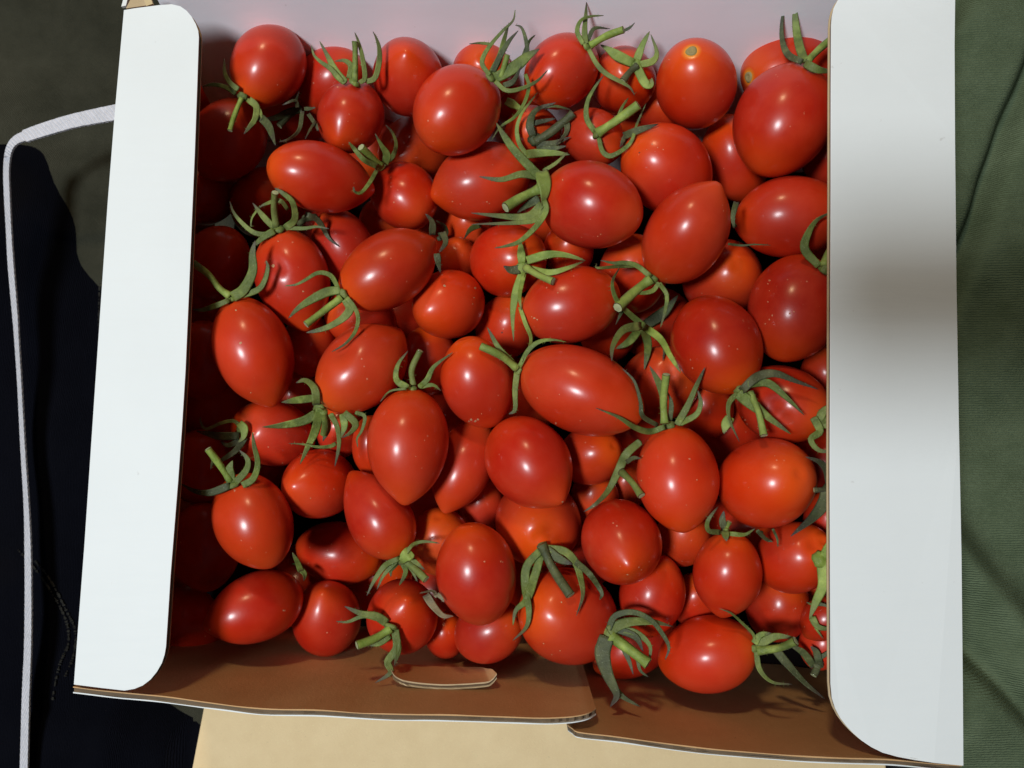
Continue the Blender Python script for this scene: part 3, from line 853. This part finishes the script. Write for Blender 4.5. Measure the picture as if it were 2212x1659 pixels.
cur = None; entries = []
for ln in CD.strip().splitlines():
    v = ln.split()
    if v[0][-1] in 'st' and not v[0].isdigit():
        cur['el'].append((v[0], float(v[1]), [tuple(map(float, q.split(','))) for q in v[2:]]))
    else:
        cur = dict(t=int(v[0]), crop=v[1], m=v[2], hub=tuple(map(float, v[3].split(','))), r=float(v[4]), el=[]); entries.append(cur)
SC = 1200 / 2212 / 1.82278
MM = D0 / F            # metres per unit px at rim
for E in entries:
    ox, oy = ORI[E['crop']]; cv = lambda q: (ox / 1.82278 + q[0] * SC, oy / 1.82278 + q[1] * SC)
    t = TS[E['t']]; rg = random.Random(E['t'] * 17)
    hx, hy = cv(E['hub']); hd = min(depth_at(hx, hy, 1), t['D'] * 1.01) - 0.0008
    own = t['D'] - t['sa'][0] * t['D'] * 0.35
    hd = min(hd, own) if not np.isfinite(depth_at(hx, hy, 1)) else hd
    hr = E['r'] * SC * hd / F * 1.15
    hp = at_d(hx, hy, hd)
    # hub: small lumpy dome
    V, Fc = [], []; n = 14
    view = (CO - hp).normalized(); axw = Vector(RN @ t['R'][:, 2]); nrm = (view * 0.8 + axw * 0.8).normalized()
    xx = nrm.orthogonal().normalized(); yy = nrm.cross(xx)
    for a, (rj, zj) in enumerate([(0, .42), (.4, .40), (.75, .25), (1.0, 0), (.8, -.25)]):
        for u in range(n):
            f = 2 * math.pi * u / n; wob = 1 + .10 * math.sin(5 * f + E['t'])
            V.append(hp + (xx * math.cos(f) + yy * math.sin(f)) * hr * rj * wob + nrm * hr * zj)
    for a in range(4):
        for u in range(n): Fc.append((a * n + u, a * n + (u + 1) % n, (a + 1) * n + (u + 1) % n, (a + 1) * n + u))
    al = [0.1] * len(V)
    inv = ROOT[E['t']].matrix_world.inverted()
    cal = mesh_obj('calyx', [inv @ q for q in V], Fc, MATS[E['m']], smooth=True); cal.parent = ROOT[E['t']]; set_along(cal, al)
    if E['m'] == 'y': cal['label'] = 'dried brown calyx'
    for kind, w, P in E['el']:
        P2 = [Vector((*cv(q), 0)) for q in P]
        C = catmull(P2, 5); n = len(C)
        # arc length in metres
        s_ = [0.0]
        for i in range(1, n): s_.append(s_[-1] + (C[i] - C[i - 1]).length * MM)
        stem = kind[-1] == 't'
        near_hub = (P2[0].xy - Vector((hx, hy))).length < 22
        d0 = hd if near_hub else min(hd, depth_at(P2[0].x, P2[0].y, 1) - .001)
        if not near_hub and not np.isfinite(d0): d0 = hd
        lift = rg.uniform(0.15, 0.45) if not stem else rg.uniform(0.35, 0.6)
        wm = w * SC * hd / F / 2 * (0.82 if stem else 0.88)
        tgt = [d0 - lift * s_[i] * (1 if stem else math.exp(-s_[i] / .03)) for i in range(n)]
        alw = []
        for i in range(n):
            sd = depth_at(C[i].x, C[i].y, 2)
            lim = sd - 0.0005 - wm * (0.8 if stem else 0.30)
            alw.append(min(tgt[i], lim) if np.isfinite(sd) else tgt[i])
        dd = [min(alw[j] + 1.1 * abs(s_[i] - s_[j]) for j in range(n)) for i in range(n)]
        for _ in range(3): dd = [dd[0]] + [min(dd[i], (dd[i - 1] + dd[i] * 2 + dd[i + 1]) / 4) for i in range(1, n - 1)] + [dd[-1]]
        # stay under the flaps
        for i in range(n):
            if C[i].x > 1788 or C[i].x < 440: dd[i] = max(dd[i], depth_of_z(C[i].x, C[i].y, -0.006))
        pts = [at_d(C[i].x, C[i].y, dd[i]) for i in range(n)]
        wid = []
        for i in range(n):
            x = i / (n - 1)
            if stem: wv = wm * (1.0 + .22 * max(0, 1 - x * 5) + .12 * max(0, x - .85) * 6)
            else: wv = wm * (0.92 + 0.20 * math.sin(min(1, x * 2.2) * math.pi * .62) - .12 * x) * (1 - x ** 2.1) ** 0.8 + 0.00010
            wid.append(wv * (1 + .07 * math.sin(7 * x + w)))
        m = MATS[E['m']]
        if len(kind) == 2: m = MATS[kind[0]]
        elif stem and E['m'] == 'g' and E['t'] % 3: m = LIME
        V, Fc, al = ribbon(pts, wid, rg, tube=stem, hair=1.0 if stem else .8, twist0=0 if stem else rg.uniform(-.9, .9))
        nm = 'stem' if stem else 'sepal'
        mi = [0] * len(Fc); mats = [m]
        if stem:
            mats.append(CUT); tg = (pts[-1] - pts[-2]).normalized(); k = len(V); sg = 8
            rim = [V[(n - 1) * sg + j] for j in range(sg)]; c = sum(rim, Vector()) / sg
            # dark rim ring and pale pith
            r2 = [c + (q - c) * .74 + tg * wm * .12 for q in rim]; V += r2 + [c + tg * wm * .02]; al += [.2] * (sg + 1)
            for j in range(sg):
                Fc.append((k + j, k + (j + 1) % sg, (n - 1) * sg + (j + 1) % sg, (n - 1) * sg + j)); mi.append(1)
                Fc.append((k + j, k + sg, k + (j + 1) % sg)); mi.append(1)
        o = mesh_obj(nm, [inv @ q for q in V], Fc, mats, mi=mi, smooth=True)
        o.parent = cal; set_along(o, al)

# ---------------------------------------------------------------- the box
box = empty('cardboard_box', (0, 0, -0.106))
tag(box, 'open white and brown cardboard box full of cherry tomatoes', 'box')
def part(name, V, Fc, mats, mi=None, label=None, smooth=False):
    inv = box.matrix_world.inverted()
    o = mesh_obj(name, [inv @ Vector(v) for v in V], Fc, mats, mi=mi, smooth=smooth); o.parent = box
    if label: o['label'] = label
    return o
def smooth_line(P, n):
    return catmull([Vector(p) for p in P], n)
def flap(name, outline, zf, label, th=0.0027):
    """layered corrugated sheet from a world outline (x, y): white top liner, recessed flute core, kraft lower liner"""
    V, Fc, mi = [], [], []
    def layer(z0, z1, inset, m_top, m_side):
        c = Vector((sum(p.x for p in outline) / len(outline), sum(p.y for p in outline) / len(outline)))
        k = len(V); n = len(outline)
        for zz in (z0, z1):
            for i, p in enumerate(outline):
                a, b = outline[i - 1], outline[(i + 1) % n]; t = (b - a).xy; nn = Vector((-t.y, t.x)).normalized()
                if nn.dot(c - p.xy) < 0: nn = -nn
                q = p.xy + nn * (inset + (0.00035 * noise.noise(Vector((p.x * 90, p.y * 90, z0 * 900))) if inset == 0 and z0 < 0 else 0))
                V.append(Vector((q.x, q.y, zf(q.x, q.y) + zz)))
        Fc.append(tuple(range(k, k + n))); mi.append(m_top)
        Fc.append(tuple(reversed(range(k + n, k + 2 * n)))); mi.append(2)
        for i in range(n):
            j = (i + 1) % n; Fc.append((k + i, k + n + i, k + n + j, k + j)); mi.append(m_side)
    layer(0.0, -0.0003, 0.0, 0, 0)
    layer(-0.0003, -th + .0004, 0.00045, 1, 1)
    layer(-th + .0004, -th, -0.0001, 2, 2)
    return part(name, V, Fc, [WHITE, CORE, EDGE], mi, label)
def wpts(P, z=0.0): return [at_z(x, y, z) for x, y in P]
zl = lambda x, y: 0.0 + 0.0022 * max(0, min(1, (x + 0.145) / 0.035))
lo = [(267, 21), (290, 18), (312, 16), (345, 13), (373, 12), (392, 17), (406, 27), (417, 40), (426, 56), (431, 70), (432.5, 84)]
li = [(429, 190), (424, 330), (418, 470), (411, 640), (404, 800), (396, 930), (388, 1040), (380, 1140), (372, 1240), (367, 1320), (362, 1395)]
lb = [(359, 1412), (353, 1430), (342, 1449), (328, 1466), (311, 1479), (292, 1487), (270, 1491), (215, 1486), (157, 1480)]
ll = [(163, 1400), (180, 1180), (204, 830), (231, 440), (247, 240), (258, 120)]
flap('side_flap', wpts(lo + li + lb + ll, 0.001), zl, 'white flap along the left side with rounded corners')
zr = lambda x, y: -0.0018 * max(0, min(1, (0.128 - x) / 0.02))
ro = [(2064, -60), (1850, -60), (1826, -22), (1813, -4), (1805, 12), (1801, 30), (1799.5, 50)]
ri = [(1799, 200), (1799, 400), (1798, 700), (1797, 1000), (1798, 1300), (1799, 1480)]
rb = [(1802, 1512), (1809, 1534), (1820, 1555), (1833, 1572), (1848, 1588), (1865, 1603), (1886, 1617), (1909, 1628), (1940, 1636), (1975, 1642), (2018, 1648), (2081, 1654)]
rl = [(2080, 1500), (2077, 1200), (2071, 900), (2066, 600), (2063, 300), (2062, 100)]
flap('side_flap', wpts(ro + ri + rb + rl, 0.0), zr, 'wide white flap along the right side')

def wall(name, line, outward, zb, mats, th=0.0018, lean=0.0, label=None, round_top=0.0):
    """upright corrugated wall along a rim line (world points with z), three thin layers"""
    V, Fc, mi = [], [], []; n = len(line); ow = Vector(outward).normalized()
    for (a, b, dz, m) in ((0.0, .00035, 0.0, 0), (.00035, th - .00035, -0.0011, 1), (th - .00035, th, 0.0, 2)):
        k = len(V)
        for i, p in enumerate(line):
            wob = 0.00022 * noise.noise(Vector((p.x * 70, p.y * 30, a * 4000)))
            ztop = p.z + dz + wob + (0.0005 * math.sin(p.x * 2600) if m == 1 else 0)
            V.append(Vector((p.x, p.y, ztop)) + ow * (a + wob)); V.append(Vector((p.x, p.y, ztop)) + ow * b)
            V.append(Vector((p.x, p.y, zb)) + ow * (b + lean)); V.append(Vector((p.x, p.y, zb)) + ow * (a + lean))
        for i in range(n - 1):
            q = k + 4 * i
            for c in range(4):
                c2 = (c + 1) % 4; Fc.append((q + c, q + c2, q + 4 + c2, q + 4 + c)); mi.append(m)
        Fc.append((k, k + 3, k + 2, k + 1)); mi.append(1 if m == 1 else m); e = k + 4 * (n - 1); Fc.append((e, e + 1, e + 2, e + 3)); mi.append(m)
    return part(name, V, Fc, mats, mi, label)
def rimline(P, n=6):
    C = smooth_line([(x, y, z * 1000) for x, y, z in P], n); return [at_z(c.x, c.y, c.z / 1000) for c in C]
BRW = [KRAFTIN, CORE, WHITE]
wall('front_wall', rimline([(158, 1483, -.0022), (250, 1494, -.002), (357, 1504, -.0018), (460, 1518, -.0012), (565, 1530, -.001), (700, 1534, -.0005), (823, 1541, 0), (1011, 1545, 0), (1150, 1550, 0), (1215, 1549, -.0003), (1250, 1545, -.0012), (1272, 1539, -.003), (1287, 1530, -.007)]),
     (0.03, -1, 0), -0.104, BRW, th=.0021, lean=-.003, label='brown front wall with a rounded top corner')
wall('front_wall', rimline([(1226, 1566, -.006), (1236, 1573, -.003), (1251, 1581, -.001), (1317, 1589, 0), (1400, 1600, 0), (1481, 1611, 0), (1555, 1619, 0), (1660, 1627, 0), (1763, 1635, 0), (1912, 1640, -.001), (2000, 1647, -.0024), (2078, 1653, -.003)]),
     (0.05, -1, 0), -0.103, BRW, th=.0019, lean=-.002, label='outer layer of the front wall, set lower behind')
# side walls
for (a, b, sx) in (((270, 26), (162, 1478), -1), ((2061, -58), (2078, 1650), 1)):
    A_, B_ = at_z(*a, -.003), at_z(*b, -.003)
    line = [A_.lerp(B_, k / 10) for k in range(11)]
    line = [p - Vector((sx * .0022, 0, 0)) for p in line]
    wall('side_wall', line, (sx, 0, 0), -0.0885, BRW, th=.0018)
# the white panel at the back
NX, NZ = 40, 14
V, Fc = [], []
for j in range(NZ + 1):
    for i in range(NX + 1):
        u = i / NX; v = j / NZ
        p = at_z(318 + (2050 - 318) * u, -70, 0.0)
        z = 0.012 - 0.114 * v
        y = p.y + 0.004 * math.sin(u * 3.0) * (1 - v) - 0.036 * v + .0006 * noise.noise(Vector((u * 9, v * 4, 0)))
        V.append(Vector((p.x * (1 - .0 * v), y, z)))
nb = len(V)
for v in V[:nb]: V.append(v + Vector((0, .0015, 0)))
for j in range(NZ):
    for i in range(NX):
        a = j * (NX + 1) + i; Fc.append((a, a + NX + 1, a + NX + 2, a + 1)); Fc.append((nb + a, nb + a + 1, nb + a + NX + 2, nb + a + NX + 1))
for j in range(NZ):
    a = j * (NX + 1); Fc.append((a, nb + a, nb + a + NX + 1, a + NX + 1)); a += NX; Fc.append((a, a + NX + 1, nb + a + NX + 1, nb + a))
part('back_panel', V, Fc, [LILAC], label='white panel at the back of the box', smooth=True)
# floor of the box, coloured near-black to paint the deep shade in the gaps
q = [at_z(270, 0, -.1045), at_z(2060, -60, -.1045), at_z(2078, 1640, -.1045), at_z(165, 1480, -.1045)]
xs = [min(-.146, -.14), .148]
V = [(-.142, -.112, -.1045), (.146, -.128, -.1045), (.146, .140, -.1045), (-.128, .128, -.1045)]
FLOOR_SHADE = mat_plain('floor_shade', (0.006, 0.004, 0.004), 1)
FLOOR_SHADE.node_tree.nodes['Principled BSDF'].inputs['Specular IOR Level'].default_value = 0.0
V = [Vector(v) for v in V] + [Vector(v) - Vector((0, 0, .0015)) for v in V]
part('floor_panel', V, [(0, 1, 2, 3), (7, 6, 5, 4), (0, 4, 5, 1), (1, 5, 6, 2), (2, 6, 7, 3), (3, 7, 4, 0)], [FLOOR_SHADE], label='box floor, near-black with painted shade')
# torn half-round tab in the front wall
tab_top = [(845, 1446), (852, 1458), (868, 1468), (900, 1474), (951, 1478), (1000, 1477), (1049, 1473), (1062, 1468), (1073, 1455)]
tab_low = [(1060, 1440), (1030, 1424), (985, 1410), (930, 1404), (882, 1412)]
C = smooth_line([(x, y, 0) for x, y in tab_top], 4)
top = [at_z(c.x, c.y, -0.0235) for i, c in enumerate(C)]
n = len(top); V, Fc, mi = [], [], []
ny = at_z(950, 1545, 0).y
for li_, (off, dz, m) in enumerate(((0, 0, 0), (.0004, .0002, 1), (.0014, -.0008, 1), (.0018, -.0002, 2))):
    for i, p in enumerate(top):
        x = i / (n - 1); r_ = (.0006 if li_ > 0 else .0001) * noise.noise(Vector((p.x * 600, li_ * 3, 0)))
        V.append(Vector((p.x, p.y - off, p.z + dz + r_)))
for i in range(n):                                  # root of the tab, down the wall
    x = i / (n - 1); p = top[i]; q_ = math.sin(math.pi * x) ** .5; V.append(Vector((p.x * (.8 + .2 * (1 - q_)) + .2 * q_ * top[n // 2].x, p.y + .0004 * q_, -.0240 - .020 * q_)))
for i in range(n):
    p = top[i]; q_ = math.sin(math.pi * i / (n - 1)) ** .5; V.append(Vector((p.x * (.8 + .2 * (1 - q_)) + .2 * q_ * top[n // 2].x, p.y - .0012 + .0004 * q_, -.0245 - .021 * q_)))
for i in range(n - 1):
    Fc.append((4 * n + i, 4 * n + i + 1, i + 1, i)); mi.append(0)
    for L_ in range(3): Fc.append((L_ * n + i, L_ * n + i + 1, (L_ + 1) * n + i + 1, (L_ + 1) * n + i)); mi.append((3, 1, 3)[L_])
    Fc.append((3 * n + i, 3 * n + i + 1, 5 * n + i + 1, 5 * n + i)); mi.append(2)
part('torn_tab', V, Fc, [KRAFTIN, CORE, WHITE, EDGE], mi, label='half-round torn tab bent inward on the front wall')
# folded kraft corner scraps at the back left
def scrap(P, z, m, name='corner_fold'):
    V = [at_z(x, y, z + dz) for x, y, dz in P]; n = len(V); V += [v - Vector((0, 0, .0012)) for v in V]
    Fc = [tuple(range(n)), tuple(reversed(range(n, 2 * n)))] + [(i, n + i, n + (i + 1) % n, (i + 1) % n) for i in range(n)]
    return part(name, V, Fc, [m])
scrap([(272, 18, 0), (284, -6, -.002), (300, -20, -.004), (318, -8, -.002), (328, 10, 0), (300, 14, 0)], -.004, EDGE)
scrap([(306, -14, 0), (322, -14, 0), (330, 8, .0), (316, 13, 0)], -.0005, KRAFT)
scrap([(262, 14, 0), (270, -16, -.001), (279, -16, -.001), (272, 12, 0)], -.006, WHITE)

# ---------------------------------------------------------------- under and around
CARTON = mat_kraft('carton_kraft', (0.88, 0.66, 0.38), (0.80, 0.585, 0.325), 1.8)
P = [at_z(447, 1490, -.107), at_z(378, 1850, -.107), (lambda q: Vector((.168, q.y, q.z)))(at_z(2180, 1850, -.107)), (lambda q: Vector((.168, q.y, q.z)))(at_z(2120, 1300, -.107)), at_z(900, 1200, -.107)]
cart = empty('kraft_carton', P[0]); tag(cart, 'plain tan kraft carton showing under the front of the tomato box', 'carton')
n = len(P); V = P + [p - Vector((0, 0, .045)) for p in P]
Fc = [tuple(range(n)), tuple(reversed(range(n, 2 * n)))] + [(i, n + i, n + (i + 1) % n, (i + 1) % n) for i in range(n)]
inv = cart.matrix_world.inverted(); o = mesh_obj('top_panel', [inv @ v for v in V], Fc, CARTON); o.parent = cart
md = o.modifiers.new('bevel', 'BEVEL'); md.width = .0008; md.segments = 2

FLOOR = mat_plain('floor_dark', (0.02, 0.02, 0.022), .9)
tag(mesh_obj('floor', [(-1, -1, -.16), (1, -1, -.16), (1, 1, -.16), (-1, 1, -.16)], [(0, 1, 2, 3)], FLOOR), kind='structure')

def drape(name, x0, x1, y0, y1, nx, ny, hf, mat):
    V = []; Fc = []
    for j in range(ny + 1):
        for i in range(nx + 1):
            x = x0 + (x1 - x0) * i / nx; y = y0 + (y1 - y0) * j / ny; V.append(Vector((x, y, hf(x, y))))
    for j in range(ny):
        for i in range(nx):
            a = j * (nx + 1) + i; Fc.append((a, a + 1, a + nx + 2, a + nx + 1))
    return mesh_obj(name, V, Fc, mat, smooth=True)
def N(x, y, s, o=0): return noise.noise(Vector((x * s, y * s, o)))
OLIVE = mat_cloth('olive_cloth', (0.028, 0.028, 0.019), (0.062, 0.060, 0.042), 700, 'DIAGONAL', .12)
NAVY = mat_cloth('navy_cloth', (0.0014, 0.0017, 0.0038), (0.0034, 0.0037, 0.0068), 500, 'X', .25, patch=(.008, .006, .004))
FERN = mat_cloth('green_cloth', (0.078, 0.105, 0.058), (0.125, 0.160, 0.095), 330, 'Y', .14, nscale=60)
def h_olive(x, y):
    return -.118 + .014 * N(x, y, 9, 2) + .004 * N(x, y, 30, 5)
o = drape('olive_blanket', -.50, -.05, -.45, .50, 90, 160, h_olive, OLIVE)
tag(o, 'dark olive-grey blanket spread at the upper left behind the box', 'blanket')
def h_navy(x, y):
    ex = -.226 + .072 * max(0, min(1, (.13 - y) / .16)) + .05 * max(0, min(1, (-.135 - y) / .02))      # edge moves right towards the bottom
    edge = 1 / (1 + math.exp((x - ex) * 45))
    top = 1 / (1 + math.exp((y - .165 - .5 * (x + .2)) * 80))
    crease = .004 * math.exp(-((x + .185 + .22 * (y - .02) ** 2 + .10 * y) / .006) ** 2)
    return (min if x > -.151 else (lambda a, b: a))(-.150 + .058 * edge * top + .008 * N(x, y, 7, 1) + .0022 * N(x + .4 * y, y, 28, 7) + crease, -.1095)
o = drape('navy_trousers', -.50, -.02, -.45, .45, 120, 200, h_navy, NAVY)
tag(o, 'very dark navy cloth with faint pale stitch lines, left of the box', 'trousers')
# stitched seam lines on the navy cloth
SEAM = mat_plain('seam_thread', (0.028, 0.026, 0.020), .9)
def seam(P, dotted=True):
    C = smooth_line([(x, y, 0) for x, y in P], 26); V, Fc = [], []; rg = random.Random(len(P))
    for i in range(0, len(C) - 1):
        if rg.random() < .22: continue
        a = at_z(C[i].x, C[i].y, -.09); b = at_z(C[i + 1].x, C[i + 1].y, -.09)
        for p in (a, b): p.z = h_navy(p.x, p.y) + .0008
        s_ = Vector((b.y - a.y, a.x - b.x, 0)).normalized() * rg.uniform(.0002, .0007); k = len(V)
        up = Vector((0, 0, .0005)); V += [a - s_, a + s_, b + s_ * rg.uniform(.3, 1), b - s_, (a + b) / 2 + up]
        Fc += [(k, k + 1, k + 4), (k + 1, k + 2, k + 4), (k + 2, k + 3, k + 4), (k + 3, k, k + 4)]
    s = mesh_obj('seam', V, Fc, SEAM); s.parent = o; return s
seam([(28, 1190), (60, 1230), (95, 1290), (120, 1350), (125, 1400), (112, 1440), (98, 1520)])
seam([(62, 1215), (90, 1255), (122, 1330), (138, 1375), (135, 1430), (122, 1470)])
seam([(78, 330), (120, 420), (142, 500), (150, 600), (160, 700)])
# green cloth on the right
def h_green(x, y):
    d1 = (x - .150 - .32 * (y - .02)) ; 
    h = -.050 + .010 * N(x * .7 + y * .5, y, 11, 3) + .0025 * N(x, y, 42, 8)
    h -= .0100 * math.exp(-(((x - .205) - .42 * (y - .115)) / .0045) ** 2)
    h -= .0090 * math.exp(-(((x - .172) - .62 * (y - .145)) / .0050) ** 2)
    h += .0110 * math.exp(-(((x - .19) + .9 * (y + .085)) / .012) ** 2)
    h -= .0090 * math.exp(-(((x - .19) + .9 * (y + .115)) / .007) ** 2)
    h += .0030 * math.sin((y + .35 * x) * 95) * (.25 + .75 / (1 + math.exp((y + .02) * 90)))
    return h
o = drape('green_cloth', .152, .42, -.40, .40, 260, 640, h_green, FERN)
tag(o, 'creased sage green twill cloth to the right of the box', 'cloth')
# white woven strap
STRAP = mat_cloth('strap_weave', (0.60, 0.59, 0.63), (0.70, 0.68, 0.73), 260, 'DIAGONAL', .10, nscale=200)
SP = [(500, 432, 30, -.060), (450, 442, 30, -.062), (300, 472, 27, -.066), (200, 500, 26, -.069), (110, 530, 24, -.071), (60, 552, 20, -.072), (34, 590, 16, -.074), (24, 660, 14, -.078), (26, 760, 14, -.080), (33, 900, 13, -.081), (42, 1050, 14, -.082),
      (58, 1240, 13, -.083), (64, 1330, 11, -.083), (76, 1520, 10, -.083), (88, 1750, 11, -.083), (102, 1980, 12, -.083), (108, 2150, 15, -.083), (110, 2350, 16, -.083), (108, 2550, 17, -.083), (100, 2750, 18, -.084), (92, 3060, 19, -.085)]
C = catmull([Vector((a / 1.82278, b / 1.82278, w)) for a, b, w, z in SP], 14); Z = catmull([Vector((z * 1000, 0, 0)) for *_, z in SP], 14)
V, Fc = [], []
for i, c in enumerate(C):
    p = at_z(c.x, c.y, 0); z = Z[i].x / 1000
    a, b = C[max(0, i - 1)], C[min(len(C) - 1, i + 1)]; t = Vector((b.x - a.x, b.y - a.y)).normalized(); nn = Vector((-t.y, t.x))
    hw = (c.z if i < 60 else c.z * .80) / 1.82278 * (1 + .05 * noise.noise(Vector((i * .6, 0, 0))))
    tw = .0 if i > 80 else 0
    q1 = at_z(c.x - nn.x * hw, c.y - nn.y * hw, z); q2 = at_z(c.x + nn.x * hw, c.y + nn.y * hw, z - (.004 if i > 90 else .0))
    for q, sg in ((q1, 0), (q2, 0)): V.append(q)
    V.append(q2 - Vector((0, 0, .0012))); V.append(q1 - Vector((0, 0, .0012)))
for i in range(len(C) - 1):
    for k in range(4): a, b = 4 * i + k, 4 * i + (k + 1) % 4; Fc.append((a, b, b + 4, a + 4))
o = mesh_obj('strap', V, Fc, STRAP); tag(o, 'pale grey woven strap bent round over the dark cloth left of the box', 'strap')

# the phone the picture is taken with: its body throws the soft shadow on the right-hand flap
PHM = mat_plain('phone_glass', (0.012, 0.012, 0.014), .25)
ph = empty('smartphone', CO + Vector((0.034, 0.025, .006))); tag(ph, 'black smartphone held level above the box, taking the picture', 'phone')
def rbox(name, w, h, d, r, loc, mat, parent):
    V, Fc = [], []; pr = [(0, .7), (.0012, 0), (d - .0012, 0), (d, .7)]; ring = []
    for (z, s_) in pr:
        k = len(V)
        for cx_, cy_, a0 in ((w / 2 - r, h / 2 - r, 0), (-w / 2 + r, h / 2 - r, 90), (-w / 2 + r, -h / 2 + r, 180), (w / 2 - r, -h / 2 + r, 270)):
            for a in range(0, 91, 15):
                f = math.radians(a0 + a); V.append(Vector((cx_ + (r - s_ * .001) * math.cos(f), cy_ + (r - s_ * .001) * math.sin(f), z)) + loc)
        n = len(V) - k; ring.append((k, n))
    for (k, n), (k2, _) in zip(ring, ring[1:]):
        for i in range(n): Fc.append((k + i, k + (i + 1) % n, k2 + (i + 1) % n, k2 + i))
    Fc.append(tuple(reversed(range(ring[0][0], ring[0][0] + n)))); Fc.append(tuple(range(ring[-1][0], ring[-1][0] + n)))
    o = mesh_obj(name, V, Fc, mat); o.parent = parent; return o
rbox('phone_body', .160, .041, .0085, .009, Vector((0, 0, 0)), PHM, ph)
